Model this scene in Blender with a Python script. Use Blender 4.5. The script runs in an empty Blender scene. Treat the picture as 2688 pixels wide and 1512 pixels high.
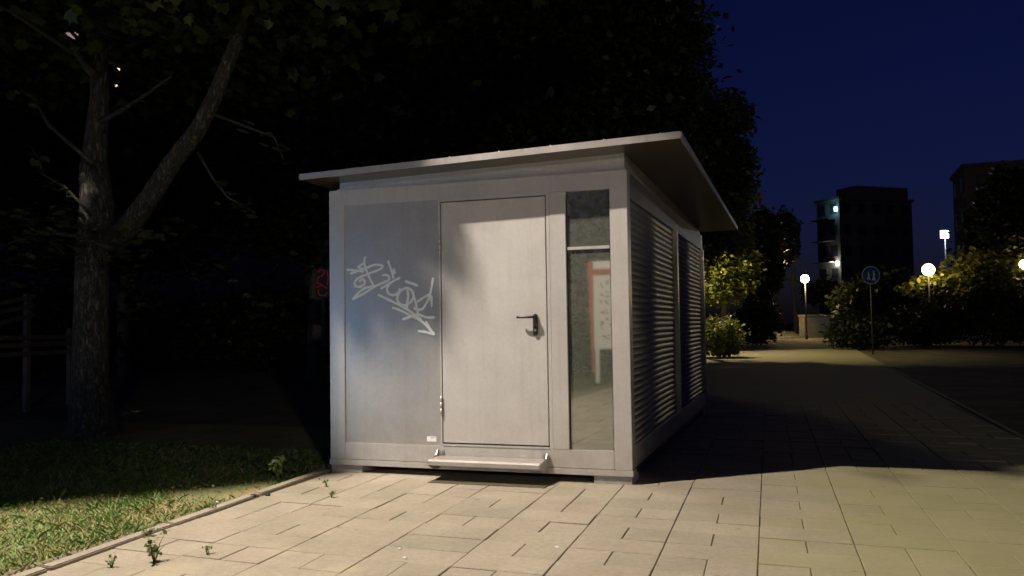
import bpy, bmesh, math, random
import numpy as np
from mathutils import Vector, Matrix
random.seed(7); rng = np.random.default_rng(11)
scene = bpy.context.scene
COL = scene.collection

# ------------------------------------------------------------------ camera
CAM = Vector((3.8571, -6.4993, 1.231)); YAW, PITCH, ROLL, FPX = -0.3245, 0.0436, -0.0152, 2238.05
_f = Vector((math.sin(YAW)*math.cos(PITCH), math.cos(YAW)*math.cos(PITCH), math.sin(PITCH)))
_r0 = Vector((math.cos(YAW), -math.sin(YAW), 0)); _u0 = _r0.cross(_f)
_r = _r0*math.cos(ROLL) + _u0*math.sin(ROLL); _u = -_r0*math.sin(ROLL) + _u0*math.cos(ROLL)
cd = bpy.data.cameras.new('camera'); cam = bpy.data.objects.new('camera', cd); COL.objects.link(cam)
cam.matrix_world = Matrix(((_r.x, _u.x, -_f.x, CAM.x), (_r.y, _u.y, -_f.y, CAM.y), (_r.z, _u.z, -_f.z, CAM.z), (0, 0, 0, 1)))
cd.sensor_width = 36; cd.lens = FPX/2688*36; cd.clip_end = 2000; cd.clip_start = .05
scene.camera = cam

# ------------------------------------------------------------------ night sky
w = bpy.data.worlds.new('World'); scene.world = w; w.use_nodes = True
nt = w.node_tree; nt.nodes.clear()
sky = nt.nodes.new('ShaderNodeTexSky'); sky.sky_type = 'NISHITA'; sky.sun_disc = False
sky.sun_elevation = math.radians(4); sky.sun_rotation = math.radians(200); sky.altitude = 100
tint = nt.nodes.new('ShaderNodeMix'); tint.data_type = 'RGBA'; tint.blend_type = 'MULTIPLY'; tint.inputs[0].default_value = 1
tint.inputs[7].default_value = (.13, .165, 1, 1)
bg = nt.nodes.new('ShaderNodeBackground'); bg.inputs[1].default_value = .0145
out = nt.nodes.new('ShaderNodeOutputWorld')
nt.links.new(sky.outputs[0], tint.inputs[6]); nt.links.new(tint.outputs[2], bg.inputs[0]); nt.links.new(bg.outputs[0], out.inputs[0])
scene.view_settings.view_transform = 'Standard'; scene.view_settings.look = 'None'
scene.view_settings.exposure = 0; scene.view_settings.gamma = 1; scene.view_settings.use_curve_mapping = False
scene.cycles.caustics_reflective = True; scene.cycles.sample_clamp_indirect = 0; scene.cycles.blur_glossy = .3

LAMP = Vector((-1.6, -3.4, 7.96))          # head of the street lamp that lights the front

# ------------------------------------------------------------------ helpers
def ray(u, v):
    return (_f + _r*((u-1344)/FPX) - _u*((v-756)/FPX))
def at(u, v, d):
    """point seen in pixel (u, v) of the photograph at forward distance d"""
    return CAM + ray(u, v)*d
def onY(u, v, y):
    d = ray(u, v); return CAM + d*((y-CAM.y)/d.y)
def ground(u, d):
    p = at(u, 850, d); p.z = 0; return p

def tag(o, label=None, cat=None, group=None, kind=None):
    if label: o['label'] = label
    if cat: o['category'] = cat
    if group: o['group'] = group
    if kind: o['kind'] = kind
    return o
def empty(name, loc=(0, 0, 0), rz=0):
    o = bpy.data.objects.new(name, None); COL.objects.link(o); o.location = loc; o.rotation_euler.z = rz
    o.empty_display_size = .1; return o
def link(name, me, mat=None, parent=None, loc=None):
    o = bpy.data.objects.new(name, me); COL.objects.link(o)
    if mat and not me.materials: me.materials.append(mat)
    if parent: o.parent = parent
    if loc is not None: o.location = loc
    return o

class MB:
    def __init__(s): s.v = []; s.f = []; s.smooth = set()
    def box(s, x0, x1, y0, y1, z0, z1):
        b = len(s.v)
        s.v += [(x0,y0,z0),(x1,y0,z0),(x1,y1,z0),(x0,y1,z0),(x0,y0,z1),(x1,y0,z1),(x1,y1,z1),(x0,y1,z1)]
        s.f += [tuple(b+i for i in q) for q in ((0,3,2,1),(4,5,6,7),(0,1,5,4),(1,2,6,5),(2,3,7,6),(3,0,4,7))]; return s
    def hexa(s, p):
        b = len(s.v); s.v += [tuple(q) for q in p]
        s.f += [tuple(b+i for i in q) for q in ((0,3,2,1),(4,5,6,7),(0,1,5,4),(1,2,6,5),(2,3,7,6),(3,0,4,7))]; return s
    def tube(s, pts, rad, n=8, cap=True):
        pts = [Vector(p) for p in pts]; rings = []
        ref = Vector((0, 0, 1))
        for i, p in enumerate(pts):
            t = (pts[min(i+1, len(pts)-1)] - pts[max(i-1, 0)]).normalized()
            a = t.cross(ref if abs(t.dot(ref)) < .95 else Vector((1, 0, 0))).normalized(); c = t.cross(a)
            if i and a.dot(pa) < 0: a = -a; c = -c
            pa = a
            r = rad[i] if hasattr(rad, '__len__') else rad
            b = len(s.v); rings.append(b)
            for k in range(n):
                g = 2*math.pi*k/n; s.v.append(tuple(p + (a*math.cos(g) + c*math.sin(g))*r))
        for i in range(len(rings)-1):
            for k in range(n):
                k2 = (k+1) % n; s.smooth.add(len(s.f))
                s.f.append((rings[i]+k, rings[i]+k2, rings[i+1]+k2, rings[i+1]+k))
        if cap:
            s.f.append(tuple(rings[0]+k for k in range(n))[::-1]); s.f.append(tuple(rings[-1]+k for k in range(n)))
        return s
    def sphere(s, c, r, n=14, m=8, sz=1):
        b0 = len(s.v); c = Vector(c)
        for j in range(m+1):
            th = math.pi*j/m
            for k in range(n):
                g = 2*math.pi*k/n
                s.v.append((c.x+r*math.sin(th)*math.cos(g), c.y+r*math.sin(th)*math.sin(g), c.z+r*sz*math.cos(th)))
        for j in range(m):
            for k in range(n):
                k2 = (k+1) % n; s.smooth.add(len(s.f))
                s.f.append((b0+j*n+k, b0+(j+1)*n+k, b0+(j+1)*n+k2, b0+j*n+k2))
        return s
    def mesh(s, name):
        me = bpy.data.meshes.new(name); me.from_pydata(s.v, [], s.f); me.update()
        for i in s.smooth: me.polygons[i].use_smooth = True
        return me
    def build(s, name, mat, parent=None, bevel=0, loc=None):
        me = s.mesh(name)
        if bevel:
            bm = bmesh.new(); bm.from_mesh(me)
            bmesh.ops.bevel(bm, geom=bm.edges[:], offset=bevel, segments=2, affect='EDGES', clamp_overlap=True)
            bm.to_mesh(me); bm.free()
        return link(name, me, mat, parent, loc)

# ------------------------------------------------------------------ materials
def new_mat(name):
    m = bpy.data.materials.new(name); m.use_nodes = True
    return m, m.node_tree, m.node_tree.nodes['Principled BSDF']
def N(t, typ, **kw):
    n = t.nodes.new(typ)
    for k, v in kw.items(): setattr(n, k, v)
    return n
def noise(t, scale, detail=4, rough=.55, vec=None):
    n = N(t, 'ShaderNodeTexNoise'); n.inputs['Scale'].default_value = scale; n.inputs['Detail'].default_value = detail
    n.inputs['Roughness'].default_value = rough
    if vec is None:
        g = N(t, 'ShaderNodeNewGeometry'); vec = g.outputs['Position']
    t.links.new(vec, n.inputs['Vector']); return n
def ramp(t, fac, stops):
    r = N(t, 'ShaderNodeValToRGB'); e = r.color_ramp.elements
    while len(e) < len(stops): e.new(.5)
    for el, (p, c) in zip(e, stops): el.position = p; el.color = (*c, 1) if len(c) == 3 else c
    t.links.new(fac, r.inputs[0]); return r
def mixc(t, fac, a, b, mode='MIX'):
    m = N(t, 'ShaderNodeMix', data_type='RGBA', blend_type=mode)
    for s, v in ((m.inputs[0], fac), (m.inputs[6], a), (m.inputs[7], b)):
        if isinstance(v, (int, float)): s.default_value = v
        elif isinstance(v, tuple): s.default_value = (*v, 1)
        else: t.links.new(v, s)
    return m.outputs[2]
def simple(name, col, rough=.6, metal=0, var=.15, scale=6, bump=0, bscale=60, spec=.5):
    m, t, p = new_mat(name)
    n = noise(t, scale); a = tuple(c*(1-var) for c in col); b = tuple(min(1, c*(1+var)) for c in col)
    r = ramp(t, n.outputs['Fac'], [(.3, a), (.7, b)])
    t.links.new(r.outputs[0], p.inputs['Base Color']); p.inputs['Roughness'].default_value = rough; p.inputs['Metallic'].default_value = metal
    p.inputs['Specular IOR Level'].default_value = spec
    if bump:
        n2 = noise(t, bscale); bp = N(t, 'ShaderNodeBump'); bp.inputs['Strength'].default_value = bump; bp.inputs['Distance'].default_value = .01
        t.links.new(n2.outputs['Fac'], bp.inputs['Height']); t.links.new(bp.outputs[0], p.inputs['Normal'])
    return m
def emit(name, col, s):
    m, t, p = new_mat(name); p.inputs['Base Color'].default_value = (*[c*.5 for c in col], 1)
    p.inputs['Emission Color'].default_value = (*col, 1); p.inputs['Emission Strength'].default_value = s; return m
def leafmat(name, a, b, trans=.35):
    m, t, p = new_mat(name)
    g = N(t, 'ShaderNodeNewGeometry')
    r = ramp(t, g.outputs['Random Per Island'], [(0, a), (1, b)])
    t.links.new(r.outputs[0], p.inputs['Base Color']); p.inputs['Roughness'].default_value = .5
    tr = N(t, 'ShaderNodeBsdfTranslucent'); t.links.new(r.outputs[0], tr.inputs[0])
    mx = N(t, 'ShaderNodeMixShader'); mx.inputs[0].default_value = trans
    t.links.new(p.outputs[0], mx.inputs[1]); t.links.new(tr.outputs[0], mx.inputs[2])
    t.links.new(mx.outputs[0], t.nodes['Material Output'].inputs['Surface']); return m

def panel_metal(name, col, rough, metal):
    m, t, p = new_mat(name)
    n = noise(t, 3.5, 5); n2 = noise(t, 38, 3)
    r = ramp(t, n.outputs['Fac'], [(.3, tuple(c*.93 for c in col)), (.7, tuple(c*1.04 for c in col))])
    c = mixc(t, .12, r.outputs[0], n2.outputs['Fac'], 'OVERLAY')
    # grime washed up from the ground
    g = N(t, 'ShaderNodeNewGeometry'); sx = N(t, 'ShaderNodeSeparateXYZ'); t.links.new(g.outputs['Position'], sx.inputs[0])
    mr = N(t, 'ShaderNodeMapRange'); mr.inputs[1].default_value = .02; mr.inputs[2].default_value = .6; mr.inputs[3].default_value = .7; mr.inputs[4].default_value = 0
    t.links.new(sx.outputs[2], mr.inputs[0])
    ml = N(t, 'ShaderNodeMath', operation='MULTIPLY'); t.links.new(mr.outputs[0], ml.inputs[0]); t.links.new(noise(t, 9, 6).outputs['Fac'], ml.inputs[1])
    c = mixc(t, ml.outputs[0], c, (.25, .2, .15))
    mp = N(t, 'ShaderNodeMapping'); mp.inputs['Scale'].default_value = (26, 26, .9); t.links.new(g.outputs['Position'], mp.inputs[0])
    stk = noise(t, 1, 4, .6, mp.outputs[0]); sk = ramp(t, stk.outputs['Fac'], [(.52, (0, 0, 0)), (.75, (.22, .22, .22))])
    c = mixc(t, sk.outputs[0], c, (.3, .26, .21))
    sp_ = noise(t, 75, 2, .5); sd = ramp(t, sp_.outputs['Fac'], [(.69, (0, 0, 0)), (.74, (.35, .35, .35))]); c = mixc(t, sd.outputs[0], c, (.22, .19, .15))
    t.links.new(c, p.inputs['Base Color']); p.inputs['Metallic'].default_value = metal
    rr = N(t, 'ShaderNodeMapRange'); rr.inputs[3].default_value = rough-.05; rr.inputs[4].default_value = rough+.08
    t.links.new(n.outputs['Fac'], rr.inputs[0]); t.links.new(rr.outputs[0], p.inputs['Roughness'])
    bp = N(t, 'ShaderNodeBump'); bp.inputs['Strength'].default_value = .04; bp.inputs['Distance'].default_value = .004
    t.links.new(noise(t, 180, 2).outputs['Fac'], bp.inputs['Height']); t.links.new(bp.outputs[0], p.inputs['Normal'])
    return m
M = {}
M['frame'] = panel_metal('frame_paint', (.58, .565, .55), .36, .4)
M['panel'] = panel_metal('panel_paint', (.44, .43, .425), .34, .45)
M['door'] = panel_metal('door_paint', (.54, .525, .51), .42, .25)
M['beam'] = panel_metal('beam_eave_shade', (.16, .155, .15), .4, .3)  # upper side beam: shade below the eave put into a darker frame colour
M['roof'] = panel_metal('roof_metal', (.55, .52, .5), .35, .55)
M['slat'] = simple('slat_aluminium', (.24, .24, .25), .45, .7, .08)
M['dark'] = simple('black_rubber', (.012, .012, .012), .6)
M['handle'] = simple('handle_steel', (.05, .045, .042), .32, .6)
M['steel'] = panel_metal('step_steel', (.5, .49, .47), .35, .5)
M['bolt'] = simple('bolt_zinc', (.45, .44, .42), .35, .8)
M['foot'] = simple('foot_concrete', (.3, .29, .27), .85, 0, .15, 20, .3)
M['grate'] = simple('grate_steel', (.12, .105, .065), .7, .1, .35, 25)
M['chalk'] = simple('graffiti_paint', (.78, .88, .97), .6, 0, .04, 30)
M['sticker'] = simple('sticker_paper', (.8, .8, .82), .5, 0, .03)
M['ink'] = simple('print_ink', (.05, .05, .06), .6)
M['pole'] = simple('pole_metal', (.06, .063, .065), .5, .4)
M['bark'] = simple('bark', (.13, .118, .098), .9, 0, .45, 14, .9, 30)
m, t, p = new_mat('bark_plates'); M['trunk'] = m
g = N(t, 'ShaderNodeNewGeometry'); mp = N(t, 'ShaderNodeMapping'); mp.inputs['Scale'].default_value = (1, 1, .28); t.links.new(g.outputs['Position'], mp.inputs[0])
vo = N(t, 'ShaderNodeTexVoronoi', feature='DISTANCE_TO_EDGE'); vo.inputs['Scale'].default_value = 22; nz_ = noise(t, 30, 5, .6, mp.outputs[0])
t.links.new(mixc(t, .12, mp.outputs[0], nz_.outputs['Color']), vo.inputs['Vector'])
vr = ramp(t, vo.outputs['Distance'], [(0, (.2, .2, .2)), (.25, (1, 1, 1))]); bc = ramp(t, nz_.outputs['Fac'], [(.3, (.1, .092, .077)), (.7, (.19, .175, .153))])
t.links.new(mixc(t, .7, bc.outputs[0], vr.outputs[0], 'MULTIPLY'), p.inputs['Base Color']); p.inputs['Roughness'].default_value = .9
bp = N(t, 'ShaderNodeBump'); bp.inputs['Strength'].default_value = 1; bp.inputs['Distance'].default_value = .03; t.links.new(vr.outputs[0], bp.inputs['Height']); t.links.new(bp.outputs[0], p.inputs['Normal'])
M['leaf'] = leafmat('maple_leaves', (.035, .05, .015), (.07, .085, .025))
M['leaf_d'] = leafmat('dark_leaves', (.018, .028, .01), (.042, .055, .018))
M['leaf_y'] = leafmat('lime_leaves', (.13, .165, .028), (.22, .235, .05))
M['weed'] = leafmat('weed_leaves', (.08, .14, .03), (.18, .22, .07))
M['concrete'] = simple('wall_concrete', (.34, .31, .26), .9, 0, .15, 3, .2)
M['facade'] = simple('facade_plaster', (.12, .105, .1), .9, 0, .12, .6)
M['facade2'] = simple('facade_brick', (.11, .08, .065), .9, 0, .15, .6)
M['win_dark'] = simple('window_glass', (.02, .022, .03), .35)
M['win_warm'] = emit('lit_window_warm', (1, .75, .42), 1.6)
M['win_dim'] = emit('lit_window_dim', (.75, .9, .85), .16)
M['win_dim2'] = emit('lit_window_pink', (1, .7, .62), .28)
M['win_blue'] = emit('lit_window_blue', (.45, .8, 1), 1.0)
M['globe'] = emit('lamp_globe_warm', (1, .75, .45), 2.2)
M['led'] = emit('lamp_white', (.88, .96, 1), 4)
M['wood'] = simple('weathered_wood', (.12, .105, .09), .8, 0, .2, 8)
M['red'] = simple('red_paint', (.42, .1, .07), .5)
M['white'] = simple('white_paint', (.75, .74, .72), .5, 0, .04)
M['blue_sign'] = simple('blue_sign_face', (.02, .06, .22), .45)
M['mortar'] = simple('joint_sand', (.13, .115, .072), .95, 0, .4, 25, .4)

# reflective window glass with a dusty film
m, t, p = new_mat('mirror_glass'); M['glass'] = m
p.inputs['Base Color'].default_value = (.03, .036, .028, 1); p.inputs['Roughness'].default_value = .6
gr = noise(t, 120, 2); rp = ramp(t, gr.outputs['Fac'], [(.35, (.03, .037, .026)), (.65, (.12, .135, .1))]); t.links.new(rp.outputs[0], p.inputs['Base Color'])
gl = N(t, 'ShaderNodeBsdfGlossy'); gl.inputs['Roughness'].default_value = .03; gl.inputs['Color'].default_value = (.9, .9, .86, 1)
mx = N(t, 'ShaderNodeMixShader'); mx.inputs[0].default_value = .34
t.links.new(p.outputs[0], mx.inputs[1]); t.links.new(gl.outputs[0], mx.inputs[2]); t.links.new(mx.outputs[0], t.nodes['Material Output'].inputs['Surface'])

# concrete pavers: per-stone tone, moss toward the open side of the square
def paver_mat(name, per_island):
    m, t, p = new_mat(name)
    if per_island: rv = N(t, 'ShaderNodeNewGeometry').outputs['Random Per Island']
    else: rv = N(t, 'ShaderNodeObjectInfo').outputs['Random']
    base = ramp(t, rv, [(0, (.25, .228, .18)), (.35, (.28, .255, .2)), (.7, (.278, .245, .197)), (1, (.3, .272, .22))])
    n1 = noise(t, 2.2, 6, .6); c = mixc(t, .45, base.outputs[0], ramp(t, n1.outputs['Fac'], [(.3, (.36, .34, .3)), (.7, (.62, .6, .58))]).outputs[0], 'OVERLAY')
    n2 = noise(t, 170, 3, .7); c = mixc(t, .5, c, n2.outputs['Fac'], 'OVERLAY')
    n4 = noise(t, 26, 5, .7); c = mixc(t, .35, c, n4.outputs['Fac'], 'OVERLAY')
    g = N(t, 'ShaderNodeNewGeometry'); sx = N(t, 'ShaderNodeSeparateXYZ'); t.links.new(g.outputs['Position'], sx.inputs[0])
    mr = N(t, 'ShaderNodeMapRange'); mr.inputs[1].default_value = 2.9; mr.inputs[2].default_value = 6; t.links.new(sx.outputs[0], mr.inputs[0])
    n3 = noise(t, 1.3, 5, .65); ad = N(t, 'ShaderNodeMath', operation='ADD'); t.links.new(mr.outputs[0], ad.inputs[0])
    t.links.new(n3.outputs['Fac'], ad.inputs[1])
    ms = ramp(t, ad.outputs[0], [(.62, (0, 0, 0)), (1.15, (1, 1, 1))])
    mm = N(t, 'ShaderNodeMath', operation='MULTIPLY'); t.links.new(ms.outputs[0], mm.inputs[0]); mm.inputs[1].default_value = .6
    c = mixc(t, mm.outputs[0], c, (.27, .262, .11))
    gv = N(t, 'ShaderNodeTexVoronoi'); gv.inputs['Scale'].default_value = 2.6; gv.inputs['Randomness'].default_value = 1; t.links.new(g.outputs['Position'], gv.inputs['Vector'])
    gr_ = ramp(t, gv.outputs['Distance'], [(.035, (.55, .55, .55)), (.06, (0, 0, 0))]); c = mixc(t, gr_.outputs[0], c, (.12, .1, .08))
    nd = noise(t, 9, 4, .6); wob = N(t, 'ShaderNodeVectorMath', operation='MULTIPLY_ADD'); wob.inputs[1].default_value = (.16, .16, 0)
    t.links.new(nd.outputs['Color'], wob.inputs[0]); t.links.new(g.outputs['Position'], wob.inputs[2])
    for sx_, sy_, sr in ((1.2, -2.3, .1), (1.7, -2.54, .12), (1.19, -1.88, .04), (.85, -2.8, .2), (.2, -.35, .12)):     # spilt pale stains
        ds = N(t, 'ShaderNodeVectorMath', operation='DISTANCE'); ds.inputs[1].default_value = (sx_, sy_, 0); t.links.new(wob.outputs[0], ds.inputs[0])
        mk = N(t, 'ShaderNodeMapRange'); mk.inputs[1].default_value = sr*.5; mk.inputs[2].default_value = sr*1.1; mk.inputs[3].default_value = .6; mk.inputs[4].default_value = 0
        t.links.new(ds.outputs['Value'], mk.inputs[0]); c = mixc(t, mk.outputs[0], c, (.34, .3, .21))
    t.links.new(c, p.inputs['Base Color']); p.inputs['Roughness'].default_value = .82; p.inputs['Specular IOR Level'].default_value = .3
    bp = N(t, 'ShaderNodeBump'); bp.inputs['Strength'].default_value = .35; bp.inputs['Distance'].default_value = .004
    t.links.new(n2.outputs['Fac'], bp.inputs['Height']); t.links.new(bp.outputs[0], p.inputs['Normal'])
    return m
M['paver'] = paver_mat('paver_concrete', False); M['paver_many'] = paver_mat('paver_concrete_field', True)
# lawn soil
m, t, p = new_mat('lawn_soil'); M['soil'] = m
n1 = noise(t, 1.1, 6, .6); n2 = noise(t, 14, 5, .7)
a = ramp(t, n1.outputs['Fac'], [(.36, (.15, .11, .06)), (.56, (.06, .068, .025))])
c = mixc(t, .5, a.outputs[0], n2.outputs['Fac'], 'OVERLAY'); t.links.new(c, p.inputs['Base Color']); p.inputs['Roughness'].default_value = .95
bp = N(t, 'ShaderNodeBump'); bp.inputs['Strength'].default_value = .8; bp.inputs['Distance'].default_value = .03
t.links.new(n2.outputs['Fac'], bp.inputs['Height']); t.links.new(bp.outputs[0], p.inputs['Normal'])
# grass blades
m, t, p = new_mat('grass_blades'); M['grass'] = m
g = N(t, 'ShaderNodeNewGeometry'); nn = noise(t, 2.2, 3)
ad = N(t, 'ShaderNodeMath', operation='ADD'); t.links.new(g.outputs['Random Per Island'], ad.inputs[0]); t.links.new(nn.outputs['Fac'], ad.inputs[1])
hv = N(t, 'ShaderNodeMath', operation='MULTIPLY'); t.links.new(ad.outputs[0], hv.inputs[0]); hv.inputs[1].default_value = .5
r = ramp(t, hv.outputs[0], [(.3, (.13, .29, .045)), (.5, (.22, .37, .08)), (.62, (.38, .38, .14)), (.8, (.52, .43, .21))])
t.links.new(r.outputs[0], p.inputs['Base Color']); p.inputs['Roughness'].default_value = .6

# ------------------------------------------------------------------ setting: ground, pavement, path
S = 500
gd = link('ground', MB().box(-S, S, -S, S, -1, -.03).mesh('ground'), M['soil']); tag(gd, kind='structure')
XR = 5.95                                   # right-hand edge of the paved way
def sh(u, v): return (u - .033*v, v - .05*(u-2.5))      # the stones lie a little askew to the kiosk
def sheet(name, pts, z, mat, parent=None):
    me = bpy.data.meshes.new(name); me.from_pydata([(x, y, z) for x, y in pts], [], [tuple(range(len(pts)))]); return link(name, me, mat, parent)
pav = sheet('pavement', [(.0, -12), (XR+.1, -12), (XR, 12), (-.2, 12)], -.009, M['mortar']); tag(pav, kind='structure')
CW, RH, GAP = .505, .2745, .006
def stone(wd, ht, gap):
    b = .003; x0, x1, y0, y1 = gap/2, wd-gap/2, gap/2, ht-gap/2
    def P(x, y, z): return (x - .033*y, y - .05*x, z)
    mb = MB(); v = [P(x0, y0, -.013), P(x1, y0, -.013), P(x1, y1, -.013), P(x0, y1, -.013),
                    P(x0, y0, -b), P(x1, y0, -b), P(x1, y1, -b), P(x0, y1, -b),
                    P(x0+b, y0+b, 0), P(x1-b, y0+b, 0), P(x1-b, y1-b, 0), P(x0+b, y1-b, 0)]
    mb.v = v; mb.f = [(0,1,5,4),(1,2,6,5),(2,3,7,6),(3,0,4,7),(4,5,9,8),(5,6,10,9),(6,7,11,10),(7,4,8,11),(8,9,10,11)]
    return mb
mF, mH = stone(CW, RH, GAP).mesh('paver'), stone(CW/2, RH, GAP).mesh('paver')
many = MB(); spots = []
for kx in range(0, 12):
    for ky in range(-36, 32):
        u = .025 + CW*kx; v = -1.33 + RH*ky
        x, y = sh(u, v)
        if u > XR-.3: continue
        if .15 < x < 2.2 and .3 < y < 5.0: continue          # below the kiosk floor
        # the opening of the boot scraper
        if kx in (2, 3) and y + RH > -.26 and y < .3: continue
        split = (ky % 2 == 1) if random.random() > .14 else (ky % 2 == 0)
        d = (Vector((x, y, 0)) - CAM); fw = d.dot(_f); px = 1344 + FPX*d.dot(_r)/max(fw, .1); py = 756 - FPX*d.dot(_u)/max(fw, .1)
        vis = fw > 1 and -120 < px < 2740 and py < 1590
        parts = [(0, 1)] if not split else [(0, 0), (CW/2, 0)]
        for off, full in parts: spots.append((u+off, v, full, (fw if vis else 999+fw)))
spots.sort(key=lambda q: q[3])
for i, (u, v, full, _) in enumerate(spots):
    x, y = sh(u, v); dz = random.uniform(-.003, .0025)
    rx, ry = random.uniform(-.006, .006), random.uniform(-.006, .006)
    if i < 296:
        o = link('paver', mF if full else mH, M['paver'], pav, (x, y, dz)); o.rotation_euler = (rx, ry, random.uniform(-.006, .006))
    else:
        mb = stone(CW if full else CW/2, RH, GAP); b = len(many.v)
        many.v += [(a+x, c+y, e+dz) for a, c, e in mb.v]; many.f += [tuple(q+b for q in f) for f in mb.f]
tag(many.build('paver_field', M['paver_many'], pav), kind='stuff')
# cut stones round the boot scraper
def strip(x0, x1, y0, y1):
    return MB().box(x0, x1, y0, y1, -.013, -.001)
for a in ((1.046, 1.296, -.448, -.282), (1.302, 1.552, -.448, -.282), (1.558, 2.055, -.468, -.282), (2.0, 2.055, -.276, .25)):
    strip(*a).build('paver', M['paver'], pav, bevel=.004)
pth = sheet('path', [(-1.5, 7.35), (XR, 7.05), (XR+.2, 80), (-6, 80)], -.006, M['paver']); tag(pth, kind='structure')
m, t, p = new_mat('lawn_thatch')
n1 = noise(t, 1.4, 5, .6); n2 = noise(t, 40, 5, .7); a = ramp(t, n1.outputs['Fac'], [(.35, (.25, .19, .105)), (.5, (.16, .165, .065)), (.65, (.1, .135, .04))])
c = mixc(t, .6, a.outputs[0], n2.outputs['Fac'], 'OVERLAY'); t.links.new(c, p.inputs['Base Color']); p.inputs['Roughness'].default_value = .95
bp = N(t, 'ShaderNodeBump'); bp.inputs['Strength'].default_value = .8; bp.inputs['Distance'].default_value = .02; t.links.new(n2.outputs['Fac'], bp.inputs['Height']); t.links.new(bp.outputs[0], p.inputs['Normal'])
tag(sheet('lawn', [(-7, -9), (.38, -9), (-.1, .3), (-.25, 3), (-7, 3)], -.026, m), kind='structure')
# kerb edging between lawn and stones
kerb = empty('kerb', (0, 0, 0)); tag(kerb, kind='structure')
yk = -6.0
while yk < .2:
    L = .98; x0, x1 = -.045 - .055*yk, -.045 - .055*(yk+L)
    if yk+L > .2: L = .2-yk; x1 = -.045-.055*.2
    MB().hexa([(x0-.04, yk, -.1), (x0+.03, yk, -.1), (x1+.03, yk+L-.012, -.1), (x1-.04, yk+L-.012, -.1),
               (x0-.04, yk, .022), (x0+.03, yk, .018), (x1+.03, yk+L-.012, .018), (x1-.04, yk+L-.012, .022)]).build('kerb_stone', M['paver'], kerb, bevel=.006)
    yk += .99
for i in range(46):
    y0 = -6 + i*1.0
    MB().box(XR+.02, XR+.09, y0, y0+.985, -.1, .003).build('kerb_stone', M['paver'], kerb, bevel=.006)
# ------------------------------------------------------------------ the kiosk
Z = .06; W, D, ZT = 2.62, 5.40, 2.363
K = empty('kiosk', (0, 0, 0)); tag(K, 'grey metal kiosk with flat overhanging roof, plain door and graffiti on its panel', 'kiosk')
def kb(name, mat, x0, x1, y0, y1, z0, z1, bevel=.004, parent=None):
    return MB().box(x0, x1, y0, y1, z0+Z, z1+Z).build(name, M[mat], parent or K, bevel)
kb('corner_post', 'frame', 0, .144, 0, .12, .048, ZT)
kb('corner_post', 'frame', 2.48, W, 0, .12, .048, ZT)
kb('corner_post', 'frame', 2.52, W, D-.1, D, .048, ZT)
kb('corner_post', 'frame', 0, .1, D-.1, D, .048, ZT)
kb('top_beam', 'frame', .1445, 2.4795, .001, .12, 2.225, ZT-.001)
kb('bottom_beam', 'frame', .1445, 2.4795, .001, .12, .05, .1915)
kb('bottom_lip', 'frame', -.006, W+.006, -.007, .13, 0, .0475)
kb('mullion', 'frame', 1.992, 2.125, .0015, .12, .192, 2.2245)
pan = kb('wall_panel', 'panel', .145, 1.03, .014, .06, .192, 2.2245, .003)
# door set in a thin frame
df = MB()
df.box(1.031, 1.046, .004, .1, .192+Z, 2.2245+Z); df.box(1.964, 1.991, .004, .1, .192+Z, 2.2245+Z)
df.box(1.0465, 1.9635, .004, .1, 2.205+Z, 2.2245+Z); df.box(1.0465, 1.9635, -.004, .1, .192+Z, .205+Z)
df.build('door_frame', M['frame'], K)
kb('door_gap', 'dark', 1.0465, 1.9635, .06, .1, .206, 2.2045, 0)
door = kb('door', 'door', 1.053, 1.955, .008, .055, .216, 2.197, .003)
for z0, z1 in ((1.767, 1.91), (.446, .596)):
    hg = MB(); n = 3
    for i in range(n):
        a = z0 + (z1-z0)*i/n; hg.tube([(1.043, -.008, a+Z+.001), (1.043, -.008, a+(z1-z0)/n+Z-.001)], .009, 10)
    hg.build('hinge', M['frame'], door)
# handle: long rounded plate and a lever bent back to the leaf
hp = MB(); prof = []
for k in range(9): prof.append((1.864+.019*math.cos(math.pi*k/8), 1.239+.019*math.sin(math.pi*k/8)))
for k in range(9): prof.append((1.864-.019*math.cos(math.pi*k/8), 1.102-.019*math.sin(math.pi*k/8)))
nn_ = len(prof)
for y in (.01, -.010): hp.v += [(x, y, z+Z) for x, z in prof]
hp.f.append(tuple(range(nn_, 2*nn_))[::-1]); hp.f += [(i, (i+1) % nn_, nn_+(i+1) % nn_, nn_+i) for i in range(nn_)]
handle = hp.build('handle_plate', M['handle'], door)
MB().tube([(1.864, -.008, 1.234+Z), (1.864, -.045, 1.234+Z), (1.857, -.056, 1.234+Z), (1.84, -.06, 1.234+Z), (1.75, -.06, 1.234+Z), (1.735, -.056, 1.234+Z), (1.728, -.045, 1.234+Z)], .0105, 12).build('handle_lever', M['handle'], door)
MB().tube([(1.864, -.005, 1.13+Z), (1.864, -.018, 1.13+Z)], .011, 14).build('lock_cylinder', M['bolt'], door)
# window
win = kb('window_pane', 'glass', 2.1255, 2.4795, .03, .036, .193, 2.2245, 0)
kb('window_gasket', 'dark', 2.1255, 2.133, .018, .0295, .193, 2.2245, 0)
kb('window_gasket', 'dark', 2.472, 2.4795, .018, .0295, .193, 2.2245, 0)
kb('glazing_bar', 'frame', 2.1335, 2.4715, .012, .0295, 1.757, 1.781, .002)
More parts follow.
